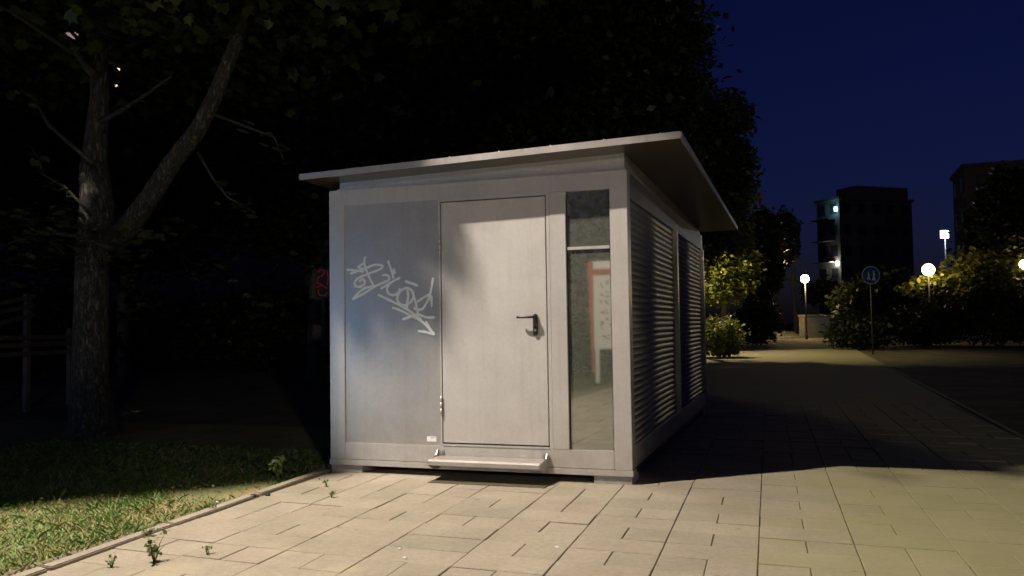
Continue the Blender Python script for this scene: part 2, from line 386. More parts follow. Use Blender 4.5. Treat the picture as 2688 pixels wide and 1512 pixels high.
# sticker and graffiti on the panel
st = MB().box(.903, .988, .0115, .0135, .22+Z, .261+Z).build('sticker', M['sticker'], pan)
for x0, x1, z0, z1 in ((.935, .98, .249, .2525),):
    MB().box(x0, x1, .0105, .0114, z0+Z, z1+Z).build('sticker_print', M['ink'], pan)
G = [[(275,375),(400,392),(535,405)],[(330,437),(430,405)],[(550,185),(535,270),(560,370),(600,470),(680,630)],
 [(520,290),(450,340),(500,365),(560,355),(700,305),(805,325),(760,375),(580,445),(450,500),(395,570),(410,615),(460,630),(520,605),(545,555),(520,520),(480,530),(470,565)],
 [(690,620),(540,650),(430,740),(370,810),(450,770),(560,710),(690,625),(800,575),(890,530),(905,495),(860,455),(795,465)],
 [(880,240),(930,380),(965,510)],[(965,360),(980,430),(930,400)],[(775,660),(920,570),(1065,490)],
 [(920,575),(870,650),(890,720),(960,750),(1030,720),(1060,650)],[(1130,540),(1325,610)],[(1132,548),(1322,616)],
 [(1160,640),(1070,690),(1020,790),(1050,870),(1130,895),(1220,850),(1260,750),(1230,680),(1160,640)],[(1165,670),(1180,760),(1165,880),(1170,970)],
 [(1230,670),(1270,780),(1300,900),(1325,1030)],[(1310,850),(1400,790),(1500,750),(1440,880),(1390,950),(1310,965),(1260,930)],
 [(1545,490),(1520,650),(1480,800)],[(1520,750),(1525,930)],[(735,740),(900,820),(1150,950),(1380,1110)],
 [(945,930),(1070,975),(1240,1060),(1400,1150),(1570,1330)],[(1240,1040),(1100,1110),(1230,1060),(1320,1030),(1450,1075),(1575,1075)],
 [(1440,1130),(1490,1230),(1570,1330)],[(1570,1330),(1440,1290),(1320,1275)]]
def catmull(p, n=5):
    p = [p[0]] + p + [p[-1]]; o = []
    for i in range(1, len(p)-2):
        for k in range(n):
            t_ = k/n; a, b, c, d = (Vector(q) for q in p[i-1:i+3])
            o.append(.5*((2*b)+(c-a)*t_+(2*a-5*b+4*c-d)*t_*t_+(3*b-a-3*c+d)*t_**3))
    o.append(Vector(p[-2])); return o
gm = MB(); layer = 0
for s_ in G:
    layer += 1; yy = .0135 - .00025*layer
    pts = []
    for q in catmull([Vector(a) for a in s_]):
        P = onY(860+q.x*.17948, 640+q.y*.17948, .0135); pts.append((min(P.x, 1.022), P.z))
    b = len(gm.v); n_ = len(pts)
    for i, (x, z) in enumerate(pts):
        x0, z0 = pts[max(i-1, 0)]; x1, z1 = pts[min(i+1, n_-1)]; l = math.hypot(x1-x0, z1-z0) or 1
        hw = .01*(1 if 0 < i < n_-1 else .6) * random.uniform(.85, 1.15)
        nx, nz = -(z1-z0)/l*hw, (x1-x0)/l*hw
        yi = yy - 3e-6*i; gm.v += [(x+nx, yi, z+nz), (x-nx, yi, z-nz)]
    gm.f += [(b+2*i, b+2*i+1, b+2*i+3, b+2*i+2) for i in range(n_-1)]
tag(gm.build('graffiti', M['chalk'], pan), 'pale scribbled graffiti tag with an arrow')
# band between frame and roof, floor feet, hidden walls
sof = lambda x, y: 2.434 + Z + .0275*(x+.14) - .012*(y+.25)
def slab(name, x0, x1, y0, y1, zb, zt, mat, parent=K, bevel=0):
    return MB().hexa([(x0, y0, zb(x0, y0)), (x1, y0, zb(x1, y0)), (x1, y1, zb(x1, y1)), (x0, y1, zb(x0, y1)),
                      (x0, y0, zt(x0, y0)), (x1, y0, zt(x1, y0)), (x1, y1, zt(x1, y1)), (x0, y1, zt(x0, y1))]).build(name, M[mat], parent, bevel)
slab('upper_band', .079, 2.594, .05, D-.05, lambda x, y: ZT+Z-.03, lambda x, y: sof(x, y)+.01, 'frame')
kb('band_trim', 'frame', .06, 2.605, .038, .049, ZT+.0005, ZT+.018, .002)
M['soffit'] = simple('soffit_brown', (.07, .055, .045), .3, .2)  # even dark brown for the thin sheet under the roof
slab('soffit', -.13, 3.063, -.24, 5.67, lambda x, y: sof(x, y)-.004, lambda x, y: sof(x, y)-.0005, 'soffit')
roof = slab('roof', -.14, 3.073, -.25, 5.68, sof, lambda x, y: sof(x, y)+.042, 'roof', K, .003)
slab('roof_flashing', -.135, 3.068, -.2555, -.251, lambda x, y: sof(x, y)-.006, lambda x, y: sof(x, y)+.046, 'roof', roof)
slab('roof_flashing', 3.0735, 3.078, -.25, 5.68, lambda x, y: sof(x, y)-.006, lambda x, y: sof(x, y)+.046, 'roof', roof)
for i in range(8):
    x = -.02 + .42*i; y = -.235
    MB().tube([(x, y, sof(x, y)+.038), (x, y, sof(x, y)+.056)], .007, 8).build('roof_screw', M['bolt'], roof)
for x0, x1, y0, y1 in ((.004, .3, .012, .3), (2.312, 2.61, .012, .3), (2.312, 2.61, D-.35, D-.02), (.004, .3, D-.35, D-.02)):
    MB().box(x0, x1, y0, y1, -.013, Z-.0005).build('foot', M['foot'], K, bevel=.004)
kb('floor', 'dark', .02, W-.02, .14, D-.14, .0005, .045, 0)
kb('side_wall', 'panel', .02, .06, .121, D-.101, .048, ZT-.002, 0)
kb('rear_wall', 'panel', .101, 2.519, D-.06, D-.02, .048, ZT-.002, 0)
# right side: beams, posts and two panels of ribbed slats
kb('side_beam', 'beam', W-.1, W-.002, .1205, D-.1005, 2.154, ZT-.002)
kb('side_beam', 'frame', W-.1, W-.002, .1205, D-.1005, .05, .2246)
kb('side_post', 'frame', W-.1, W+.028, 2.60, 2.70, .2247, 2.1535)
kb('side_post', 'frame', W-.1, W+.028, D-.19, D-.1005, .2247, 2.1535)
PITCH_S = .0536; ns = 36
def slat_mesh(L):
    prof = [(.0, 0), (.005, .006), (.0095, .016), (.011, .0268), (.0095, .0376), (.005, .0476), (0, .0536)]
    mb = MB()
    for yy in (0, L): mb.v += [(a, yy, b) for a, b in prof]
    q = len(prof)
    for i in range(q-1): mb.smooth.add(len(mb.f)); mb.f.append((i, q+i, q+i+1, i+1))
    mb.f.append(tuple(range(q))); mb.f.append(tuple(range(q, 2*q))[::-1])
    return mb.mesh('slat')
for y0, y1 in ((.1205, 2.5995), (2.7005, D-.1905)):
    sp = MB().box(W-.07, W-.02, y0, y1, .225+Z, 2.153+Z).build('side_panel', M['slat'], K)
    ms_ = slat_mesh(y1-y0)
    for i in range(ns): link('slat', ms_, M['slat'], sp, (W-.0205, y0, .2246+Z+PITCH_S*i))
# step under the door
stp = MB()
zt = .112+Z
stp.v = []; prof = [(-.002, zt), (-.213, zt), (-.225, zt-.004), (-.23, zt-.014), (-.23, zt-.045), (-.225, zt-.045), (-.224, zt-.014), (-.213, zt-.007), (-.002, zt-.007)]
for x in (1.02, 1.945): stp.v += [(x, a, b) for a, b in prof]
q = len(prof); stp.f = [(i, (i+1) % q, q+(i+1) % q, q+i) for i in range(q)] + [tuple(range(q))[::-1], tuple(range(q, 2*q))]
step = stp.build('step', M['steel'], K)
for x, s_ in ((1.012, 1), (1.9455, 1)):
    br = MB(); yz = [(-.008, .16), (-.03, .16), (-.06, .125), (-.223, .106), (-.223, .062), (-.12, .02), (-.008, .005)]
    for xx in (x, x+.007): br.v += [(xx, a, b+Z) for a, b in yz]
    q = len(yz); br.f = [(i, (i+1) % q, q+(i+1) % q, q+i) for i in range(q)] + [tuple(range(q))[::-1], tuple(range(q, 2*q))]
    br.build('bracket', M['steel'], step)
    xb = x+.035 if x < 1.5 else x-.03
    MB().box(min(x, xb-.02)+.008 if x < 1.5 else xb-.015, xb+.015 if x < 1.5 else x-.0005, -.011, -.0005, .118+Z, .158+Z).build('bracket', M['steel'], step)
    MB().tube([(xb, -.0105, .142+Z), (xb, -.02, .142+Z)], .009, 6).build('bolt', M['bolt'], step)
# boot scraper grating let into the stones
gt = empty('boot_scraper', (1.52, -.08, 0)); tag(gt, 'rusty recessed metal boot scraper grating in the paving below the door step', 'grating')
def gb(name, mat, x0, x1, y0, y1, z0, z1): return MB().box(x0-1.52, x1-1.52, y0+.08, y1+.08, z0, z1).build(name, M[mat], gt)
gb('pan', 'mortar', 1.04, 1.99, -.268, .2, -.0135, -.0125)
gb('rim', 'grate', 1.036, 1.046, -.275, .2, -.012, .003); gb('rim', 'grate', 1.984, 1.994, -.275, .2, -.012, .003)
gb('rim', 'grate', 1.0465, 1.9835, -.275, -.266, -.012, .003)
for i in range(21): gb('bar', 'grate', 1.0465, 1.9835, -.255+.021*i, -.244+.021*i, -.0124, .001)
for i in range(5): gb('cross_bar', 'grate', 1.2+.16*i, 1.206+.16*i, -.2655, .2, -.0122, -.0005)

# ------------------------------------------------------------------ lamps
def light(parent, loc, energy, col, rad, kind='POINT', spot=None, blend=.3, target=None):
    ld = bpy.data.lights.new('bulb', kind); ld.energy = energy; ld.color = col; ld.shadow_soft_size = rad
    o = bpy.data.objects.new('bulb', ld); COL.objects.link(o); o.parent = parent; o.location = loc
    if kind == 'POINT': ld.use_soft_falloff = False
    if kind == 'SPOT':
        ld.spot_size = math.radians(spot); ld.spot_blend = blend
        o.rotation_euler = (Vector(target)-Vector(parent.location)-Vector(loc)).to_track_quat('-Z', 'Y').to_euler()
    return o
# the tall street lamp whose light falls on the front (beside the square)
base = Vector((-4.4, -4.6, 0)); sl = empty('street_lamp', base); tag(sl, 'tall street lamp with curved arm standing on the lawn beside the square', 'street lamp')
h = LAMP - base
MB().tube([(0, 0, -.05), (0, 0, 4), (0, 0, 7.6)], [.09, .075, .05], 12).build('pole', M['pole'], sl)
MB().tube([(0, 0, -.04), (0, 0, .5)], .13, 12).build('pole_base', M['pole'], sl)
MB().tube([(0, 0, 7.55), (.25, .1, 8.1), (.9, .4, 8.35), (h.x-.2, h.y-.1, h.z+.2)], .035, 8).build('arm', M['pole'], sl)
dx = Vector((h.x, h.y, 0)).normalized()
hd = MB(); c0 = h + Vector((0, 0, .17))
hd.tube([c0-dx*.35, c0-dx*.25, c0, c0+dx*.25, c0+dx*.36], [.05, .1, .13, .11, .03], 12).build('lamp_head', M['pole'], sl)
MB().sphere(h+Vector((0, 0, .02)), .07, 14, 8, .5).build('lens', M['globe'], sl)
light(sl, h + Vector((0, 0, -.03)), 6400, (1, .87, .73), .08, 'SPOT', 116, .15, (LAMP.x+.6, LAMP.y-.3, 0))

def park_lamp(label, p, hgt, energy, col, r=.22, mat='globe', group=None, spot=None):
    o = empty('street_lamp', (p.x, p.y, 0)); tag(o, label, 'street lamp', group)
    MB().tube([(0, 0, -.05), (0, 0, hgt-r*.9)], [.06, .035], 10).build('pole', M['pole'], o)
    MB().tube([(0, 0, -.04), (0, 0, .4)], [.1, .09], 10).build('pole_base', M['pole'], o)
    MB().tube([(0, 0, hgt-r*1.05), (0, 0, hgt-r*.75)], [.06, .11], 12).build('collar', M['pole'], o)
    MB().sphere((0, 0, hgt), r, 18, 12).build('globe', M[mat], o)
    light(o, (0, 0, hgt-(r+.1 if spot else 0)), energy, col, .1 if spot else r+.02, 'SPOT' if spot else 'POINT', spot, .4, (p.x, p.y, 0))
    return o
warm = (1, .72, .38)
def lamp_at(u, v, d): p = at(u, v, d); return p
p = at(1790, 500, 33); park_lamp('globe street lamp behind the kiosk lighting the path and lime leaves', p, p.z, 3100, (1, .8, .42), .2, spot=136)
p = at(2113, 732, 57); park_lamp('small warm globe street lamp above the low concrete wall', p, p.z, 420, (1, .76, .36), .27)
p = at(2437, 708, 46); park_lamp('bright warm globe street lamp with lit leaves right below it', p, p.z, 110, warm, .33)
p = at(2690, 694, 50); park_lamp('warm globe street lamp beside the dark brick building', p, p.z, 70, warm, .3)
park_lamp('added fill lamp with a globe, out of view past the end of the tall hedge', Vector((15.2, -21, 0)), 5.5, 2900, (1, .86, .74), .25)  # added fill light behind the camera, brightens the wall under the eave
# white floodlight on a mast
p = at(2480, 615, 66); o = empty('street_lamp', (p.x, p.y, 0)); tag(o, 'tall mast with a square white floodlight above the trees', 'street lamp')
MB().tube([(0, 0, -.05), (0, 0, p.z-.25)], [.1, .05], 10).build('pole', M['pole'], o)
o2 = MB().box(-.34, .34, .06, .16, p.z-.33, p.z+.33).build('lamp_head', M['pole'], o)
MB().box(-.31, .31, .03, .059, p.z-.3, p.z+.3).build('lens', M['led'], o); o.rotation_euler.z = YAW*-1+0.0
light(o, (0, -.35, p.z), 280, (.85, .95, 1), .25)

# ------------------------------------------------------------------ vegetation
GAPS = [(312, 180, 9), (306, 222, 7), (190, 92, 22), (2113, 732, 16), (2211, 691, 14)]     # chinks in the leaves where far lights show through
def open_gap(P, parent):
    Wp = P + (np.array(parent.location) if parent else 0) - np.array(CAM)
    fw = Wp @ np.array(_f); ok = np.ones(len(P), bool); fw = np.where(np.abs(fw) < .1, .1, fw)
    u = 1344 + FPX*(Wp @ np.array(_r))/fw; v = 756 - FPX*(Wp @ np.array(_u))/fw
    for gu, gv, gr in GAPS: ok &= (np.hypot(u-gu, v-gv) > gr + np.where(fw > 0, 40/np.maximum(fw, 3), 0))
    return ok
def leaf_mesh(P, size, mat, name, parent, shape='quad', flat=.5):
    """leaf-sized faces at the points P"""
    P = np.asarray(P, float); P = P[open_gap(P, parent)]; n = len(P)
    d = rng.normal(size=(n, 3)); d /= np.linalg.norm(d, axis=1, keepdims=True)
    nz = rng.normal(size=(n, 3)) * (1-flat); nz[:, 2] += flat*1.6; nz /= np.linalg.norm(nz, axis=1, keepdims=True)
    a = np.cross(d, nz); a /= np.linalg.norm(a, axis=1, keepdims=True)+1e-9; b = np.cross(nz, a)
    s = size*rng.uniform(.6, 1.3, (n, 1))
    if shape == 'quad': tpl = [(-.5, 0, 0), (-.05, -.32, .05), (.55, 0, -.06), (-.05, .32, .05)]
    else:   # lobed maple leaf
        tpl = [(-.45, 0, 0), (-.3, -.42, -.03), (-.02, -.3, .03), (.2, -.5, -.05), (.18, -.2, .03), (.6, 0, -.06), (.18, .2, .03), (.2, .5, -.05), (-.02, .3, .03), (-.3, .42, -.03)]
    k = len(tpl); V = np.zeros((n, k, 3))
    for i, (x, y, z) in enumerate(tpl): V[:, i] = P + a*s*x + b*s*y + nz*s*z
    me = bpy.data.meshes.new(name); me.vertices.add(n*k); me.vertices.foreach_set('co', V.ravel())
    me.loops.add(n*k); me.loops.foreach_set('vertex_index', np.arange(n*k, dtype=np.int32))
    me.polygons.add(n); me.polygons.foreach_set('loop_start', np.arange(0, n*k, k, dtype=np.int32)); me.polygons.foreach_set('loop_total', np.full(n, k, dtype=np.int32))
    me.update(calc_edges=True); return link(name, me, mat, parent)
def blob(n, c, r, clump=.35, nc=60, shell=.55):
    """points in an ellipsoid gathered into clumps of uneven size"""
    c = np.array(c, float); r = np.array(r, float)
    cc = rng.normal(size=(nc, 3)); cc /= np.linalg.norm(cc, axis=1, keepdims=True); cc *= (shell + (1-shell)*rng.random((nc, 1)))**.7
    w_ = rng.uniform(.5, 1.5, nc); idx = rng.choice(nc, n, p=w_/w_.sum())
    return c + (cc[idx] + rng.normal(size=(n, 3))*clump*rng.uniform(.5, 1.1, (nc, 1))[idx]*.6)*r
def limb(mb, a, b, r0, r1, n=6, wob=.08, sides=8):
    a, b = Vector(a), Vector(b); L = (b-a).length; pts = []; rad = []
    for i in range(n+1):
        t_ = i/n; q = a.lerp(b, t_)
        if 0 < i < n: q += Vector((random.uniform(-1, 1), random.uniform(-1, 1), random.uniform(-.4, .4)))*L*wob*.5
        pts.append(q); rad.append(r0+(r1-r0)*t_)
    mb.tube(pts, rad, sides); return pts
def tree(name, label, p, crowns, nleaf, size, mat='leaf_d', group=None, cat='tree', trunk_r=.22, clump=.35, bush=False):
    p = Vector((p.x, p.y, 0)); o = empty(name, p); tag(o, label, cat, group)
    top = max(c[2] for c, r in crowns); tr = MB()
    if not bush:
        pts = limb(tr, (0, 0, -.1), (0, 0, top), trunk_r, trunk_r*.35, 7, .03, 10)
        for k in range(9):
            c, r = crowns[k % len(crowns)]; g = k*2.4; s_ = pts[3+k % 4]
            limb(tr, s_, (c[0]+r[0]*.7*math.cos(g), c[1]+r[1]*.7*math.sin(g), c[2]+r[2]*random.uniform(-.3, .5)), trunk_r*.35, .02, 5, .1, 6)
    else:
        for k in range(7):
            g = k*.9; c, r = crowns[0]; limb(tr, (.1*math.cos(g), .1*math.sin(g), -.05), (c[0]+r[0]*.6*math.cos(g), c[1]+r[1]*.6*math.sin(g), c[2]+.2*r[2]), .03, .01, 3, .1, 5)
    tr.build('trunk' if not bush else 'stem', M['bark'], o)
    vol = [r[0]*r[1]*r[2] for c, r in crowns]; tot = sum(vol); P = []
    for (c, r), v in zip(crowns, vol): P.append(blob(int(nleaf*v/tot), c, r, clump, nc=110))
    P = np.concatenate(P); P = P[P[:, 2] > .05]
    leaf_mesh(P, size, M[mat], 'crown' if not bush else 'foliage', o); return o

# the forked tree on the lawn at the left, whose crown shades the lawn and the kiosk's corner
tb = Vector((-4.32, 1.75, 0)); TR = empty('maple_tree', tb); tag(TR, 'forked maple tree with one leaning trunk on the lawn beside the kiosk', 'tree')
def rel(u, v, y=1.75): return onY(u, v, y) - tb
tm = MB()
tm.tube([(-.0, 0, -.15), (0, 0, .1), rel(237, 1000), rel(240, 800), rel(243, 650), rel(256, 545), rel(246, 430)], [.42, .275, .215, .2, .195, .2, .165], 16)
tm.tube([rel(246, 445), rel(252, 370), rel(262, 260), rel(262, 150), rel(242, 60), rel(255, -120), rel(300, -400)], [.16, .14, .115, .105, .095, .08, .04], 12)
tr_ = tm.build('trunk', M['trunk'], TR)
ln = MB()
lp = [rel(300, 640), rel(345, 585), rel(400, 510), rel(450, 430), rel(520, 340), rel(565, 250), rel(640, 60), rel(720, -200)]
ln.tube(lp, [.15, .135, .12, .11, .1, .09, .07, .04], 12)
ln.build('leaning_trunk', M['trunk'], TR)
bm_ = MB()
TW = []
def twig(pts, r0=.02, r1=.006, y=1.4):
    TW.append((pts[1:], y))
    bm_.tube([rel(u, v, y) for u, v in pts], list(np.linspace(r0, r1, len(pts))), 6)
twig([(252, 200), (215, 160), (190, 110), (165, 92)], .06, .03); twig([(520, 400), (560, 470), (600, 520), (640, 540), (670, 560)], .018, .006, 1.0)
twig([(235, 560), (170, 490), (115, 460), (100, 410), (75, 380)], .02, .006); twig([(150, 480), (175, 500), (180, 540)], .01, .005)
twig([(245, 430), (130, 330), (90, 260), (50, 230)], .03, .01); twig([(560, 300), (640, 330), (720, 360), (745, 420)], .02, .006, 1.0)
twig([(262, 320), (320, 290), (380, 250), (450, 200)], .035, .012); twig([(290, 650), (200, 620), (110, 610), (20, 640)], .03, .008, .9)
for k in range(16):      # boughs that carry the crown
    g = k*2.39996; rr = random.uniform(2.2, 4.9); z0 = random.uniform(4.3, 5.6)
    limb(bm_, (random.uniform(-.1, .9), 0, z0), (rr*math.cos(g), rr*math.sin(g), z0+random.uniform(.6, 2.4)),   .035, .01, 5, .12, 6)
bm_.build('bough', simple('twig_bark', (.045, .04, .034), .9), TR)
# crown points, thinned where the lamp's light reaches past the tree
Pc = np.concatenate([blob(30000, (0, 0, 6.0), (4.9, 4.9, 1.7), .3, 170, .15), blob(15000, (2.2, -1.6, 6.0), (2.6, 2.8, 1.2), .35, 80, .1), blob(9000, (0, 0, 7.6), (3.6, 3.6, 1.5), .3, 70, .2),
    np.c_[rng.uniform(.0, 4.7, 17000), rng.uniform(-4.6, -2.7, 17000), rng.uniform(4.7, 6.2, 17000)], blob(22000, (5.7, -1.8, 5.5), (2.1, 1.8, .6), .3, 120, .05), blob(14000, (5.4, .2, 5.7), (2.2, 1.3, .5), .3, 80, .05)])
Wd = Pc + np.array(tb); Lp = np.array(LAMP)
keep = Wd[:, 2] > 4.3
below = Wd[:, 2] < Lp[2]-.15
dirv = Wd - Lp
tw = np.where(dirv[:, 1] > .05, -Lp[1]/np.maximum(dirv[:, 1], .05), 1e6)
hx = Lp[0] + dirv[:, 0]*tw; hz = Lp[2] + dirv[:, 2]*tw
tg = np.where(dirv[:, 2] < -.05, -Lp[2]/np.minimum(dirv[:, 2], -.05), 1e6); gx = Lp[0]+dirv[:, 0]*tg; gy = Lp[1]+dirv[:, 1]*tg
jit = rng.normal(size=len(Wd))
tf = np.where(dirv[:, 1] > .05, (-.26-Lp[1])/np.maximum(dirv[:, 1], .05), 1e6); fx = Lp[0]+dirv[:, 0]*tf; fz = Lp[2]+dirv[:, 2]*tf
fascia = (fz > 2.42) & (fz < 2.72) & (fx > -.2) & (fx < 3.2)
wall = (tw < tg) & (hx > -.1) & (hx < 2.9) & (hz < 2.5)
edge = np.interp(hz, [.0, .45, .8, 1.1, 1.5, 2.0, 2.5], [.0, .25, .7, 1.05, 1.2, 1.27, 1.27])
lit_wall = wall & (hx > edge + .06*jit)
thin_wall = wall & (hz < .95) & (rng.random(len(Wd)) < .9)
thin_wall |= wall & (rng.random(len(Wd)) < .86)
bound = np.interp(gx, [-6, -1.74, -.64, 0, 1, 2.6, 3.4, 4, 5, 9], [-3.4, -1.75, -.65, .0, .6, .8, 1.0, 1.3, 1.5, 1.9])
lit_g = ~wall & (gy < bound + np.where(gx > 2.6, .25, .12)*jit)
lit_wall |= fascia & (fx > .98+.05*jit)
tl_ = np.where(dirv[:, 1] > .05, (1.0-Lp[1])/np.maximum(dirv[:, 1], .05), 1e6); lx = Lp[0]+dirv[:, 0]*tl_; lz = Lp[2]+dirv[:, 2]*tl_
lit_g |= (lx > -6.6) & (lx < -4.75) & (lz > 2.0) & (lz < 2.6) & (rng.random(len(Wd)) < .85)
lit_g |= (np.abs(lx+4.05) < .22) & (lz > 1.3) & (lz < 3.8) & (rng.random(len(Wd)) < .95)
near = np.linalg.norm(Wd - Lp, axis=1) < 1.2
keep &= ~(below & (lit_wall | thin_wall | lit_g)) & ~near
Pc = Pc[keep]
leaf_mesh(Pc, .17, M['leaf'], 'crown', TR, 'maple', .55)
# the leafy low bough at the left
Pl = []
for u, v, n_, su, sv in ((30, 690, 26, 60, 16), (20, 745, 10, 40, 8), (130, 610, 40, 70, 18), (185, 650, 36, 45, 16), (300, 655, 30, 40, 14), (430, 590, 24, 50, 20), (110, 580, 40, 90, 25), (250, 600, 40, 90, 25), (350, 800, 14, 20, 22), (345, 715, 16, 12, 25), (560, 690, 10, 40, 20), (690, 800, 12, 25, 20), (60, 600, 40, 80, 30)):
    for _ in range(n_):
        q = rel(random.gauss(u, su), random.gauss(v, sv), random.uniform(.5, 1.5)); Pl.append(tuple(q))
for pts_, yy_ in TW:
    for (u0, v0), (u1, v1) in zip(pts_[:-1], pts_[1:]):
        for k in range(7):
            f_ = random.random(); q = rel(u0+(u1-u0)*f_+random.gauss(0, 9), v0+(v1-v0)*f_+random.gauss(6, 9), yy_+random.gauss(0, .12)); Pl.append(tuple(q))
leaf_mesh(Pl, .13, leafmat('low_bough_leaves', (.06, .08, .035), (.12, .14, .07)), 'low_leaves', TR, 'maple', .75)

TG = 'tall dark trees behind the kiosk'
def crown_at(u, v, d, ru, rv, rd=None):
    c = at(u, v, d); k = d/FPX; return c, (ru*k, rd or ru*k, rv*k)
def px_tree(label, trunk_u, d, blobs, nleaf, size, mat='leaf_d', group=TG, **kw):
    p = ground(trunk_u, d); cr = []
    for u, v, ru, rv in blobs:
        c, r = crown_at(u, v, d, ru, rv); cr.append((tuple(c-p), r))
    return tree('tree', label, p, cr, nleaf, size, mat, group, **kw)
px_tree('tall dark tree rising straight behind the kiosk roof', 1300, 19, [(1300, 260, 360, 300), (1200, -100, 420, 300), (1100, 420, 300, 180)], 90000, .21)
px_tree('tall dark tree towering over the high end of the kiosk roof', 1590, 17, [(1560, 180, 250, 290), (1540, -150, 280, 260), (1640, 430, 170, 160)], 90000, .19)
px_tree('ragged dark tree overtopping the kiosk eave against the blue sky', 1800, 23, [(1790, 400, 150, 170), (1820, 560, 140, 120), (1900, 450, 80, 90), (1930, 330, 45, 85)], 26000, .19, 'leaf')
px_tree('dark spreading tree between the maple and the kiosk', 820, 22, [(800, 200, 380, 320), (700, -150, 480, 280), (850, 520, 260, 160)], 90000, .22)
px_tree('dark tree standing behind the maple trunk', 330, 24, [(350, 250, 400, 320), (150, 80, 350, 330), (300, 560, 330, 170), (500, -120, 400, 250)], 90000, .24)
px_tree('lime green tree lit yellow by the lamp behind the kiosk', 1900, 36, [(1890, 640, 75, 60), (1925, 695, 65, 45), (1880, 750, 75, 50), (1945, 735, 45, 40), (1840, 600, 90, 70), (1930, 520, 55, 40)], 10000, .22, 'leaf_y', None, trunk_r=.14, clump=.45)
px_tree('slim tree past the kiosk whose leaves streak the path with shade', 1840, 30, [(1880, 520, 55, 55), (1840, 600, 60, 50), (1915, 570, 45, 35), (1800, 540, 60, 60)], 5000, .2, 'leaf', None, trunk_r=.12, clump=.5)
RG = 'dark trees along the far side of the path'
px_tree('rounded dark tree beyond the lime tree', 2000, 52, [(1990, 690, 55, 110), (2010, 620, 40, 60)], 9000, .45, group=RG)
px_tree('small dark tree in front of the pale tower', 2085, 72, [(2060, 620, 35, 60), (2160, 770, 45, 30)], 6000, .45, group=RG)
px_tree('low dark tree beyond the round blue sign', 2280, 56, [(2290, 800, 90, 60), (2350, 770, 60, 55)], 8000, .45, group=RG)
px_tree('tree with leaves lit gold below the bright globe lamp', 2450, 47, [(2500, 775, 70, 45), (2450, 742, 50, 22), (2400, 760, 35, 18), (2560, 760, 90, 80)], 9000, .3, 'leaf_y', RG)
px_tree('tall dark tree before the brick building', 2620, 52, [(2620, 620, 70, 130), (2660, 560, 60, 110), (2590, 740, 80, 80)], 12000, .45, group=RG)
# shrubs
SG = 'shrubs and hedges in the park'
def shrub(label, u, d, v, ru, rv, n, size=.2, mat='leaf_d'):
    p = ground(u, d); c, r = crown_at(u, v, d, ru, rv); c = c-p
    z = max(.2, r[2]*.9); return tree('shrub', label, p, [((c.x, c.y, z), (r[0], r[1], z))], n, size, mat, SG, 'shrub', bush=True)
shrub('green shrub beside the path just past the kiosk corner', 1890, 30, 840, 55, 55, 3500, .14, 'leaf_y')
shrub('dark shrub between the lime tree and the low wall', 1990, 44, 850, 55, 60, 3500)
shrub('dark shrub at the foot of the round blue sign', 2260, 36, 840, 80, 50, 4000)
shrub('dark shrub below the gold lit leaves', 2430, 40, 830, 100, 60, 4500)
shrub('wide dark shrub below the brick building', 2620, 38, 820, 120, 80, 5000)
shrub('dark shrub behind the slatted fence', 90, 26, 800, 160, 120, 5000, .25)
shrub('dark shrub past the maple trunk', 420, 26, 800, 170, 110, 5000, .25)
shrub('dark shrub reaching up to the kiosk wall', 720, 25, 800, 180, 120, 5000, .25)
tree('tree', 'small round headed tree at the open side of the square', Vector((7.9, -6.8, 0)), [((0, 0, 2.5), (.95, .95, .9))], 9000, .12, 'leaf_d', None, trunk_r=.06)
# hedge in front of the square (seen mirrored in the kiosk window)
hg_ = empty('hedge', (0, -13.5, 0)); tag(hg_, 'tall dense hedge behind the red framed notice board', 'hedge')
P = np.c_[rng.uniform(-9, 9, 26000), rng.normal(0, .6, 26000), rng.uniform(.05, 6.0, 26000)]
leaf_mesh(P, .17, M['leaf_d'], 'foliage', hg_)
ht = MB()
for k in range(16): limb(ht, (-8.5+k*1.13, 0, -.05), (-8.5+k*1.13+.2, .1, 4.6), .06, .02, 3, .06, 6)
ht.build('stem', M['bark'], hg_)

# lawn: blades near the kerb
n = 75000
gx_ = rng.uniform(-4.2, -.02, n); gy_ = rng.uniform(-3.6, 1.2, n); kx_ = -.09-.055*gy_
gx_ = kx_ - (rng.random(n)**1.15)*4.2
patch = np.sin(gx_*2.1+1)*np.sin(gy_*1.7+.4)+.5*np.sin(gx_*5.3+gy_*4.1)
bare = ((gx_+.35)**2/.25 + (gy_+.85)**2/.18) + .35*np.sin(gx_*19)*np.sin(gy_*23) < rng.uniform(.5, 1.5, n)
kp = (rng.random(n) < np.clip(.75+.35*patch, .15, 1)) & (~bare | (rng.random(n) < .06)); gx_, gy_ = gx_[kp], gy_[kp]; n = len(gx_)
a = rng.uniform(0, 2*np.pi, n); hgt = rng.gamma(3, .006, n)+.008; wd = rng.uniform(.001, .0024, n); lean = rng.uniform(.3, 1.5, n)*hgt
B = np.c_[gx_, gy_, np.full(n, -.032)]; sd = np.c_[-np.sin(a), np.cos(a), 0*a]*wd[:, None]; fwd_ = np.c_[np.cos(a), np.sin(a), 0*a]
V = np.zeros((n, 5, 3)); V[:, 0] = B-sd; V[:, 1] = B+sd
mid = B + fwd_*(lean*.35)[:, None] + np.array([0, 0, 1])*(hgt*.65)[:, None]; V[:, 2] = mid+sd*.8; V[:, 4] = mid-sd*.8
V[:, 3] = B + fwd_*lean[:, None] + np.array([0, 0, 1])*hgt[:, None]
me = bpy.data.meshes.new('grass'); me.vertices.add(n*5); me.vertices.foreach_set('co', V.ravel()); me.loops.add(n*5); me.loops.foreach_set('vertex_index', np.arange(n*5, dtype=np.int32))
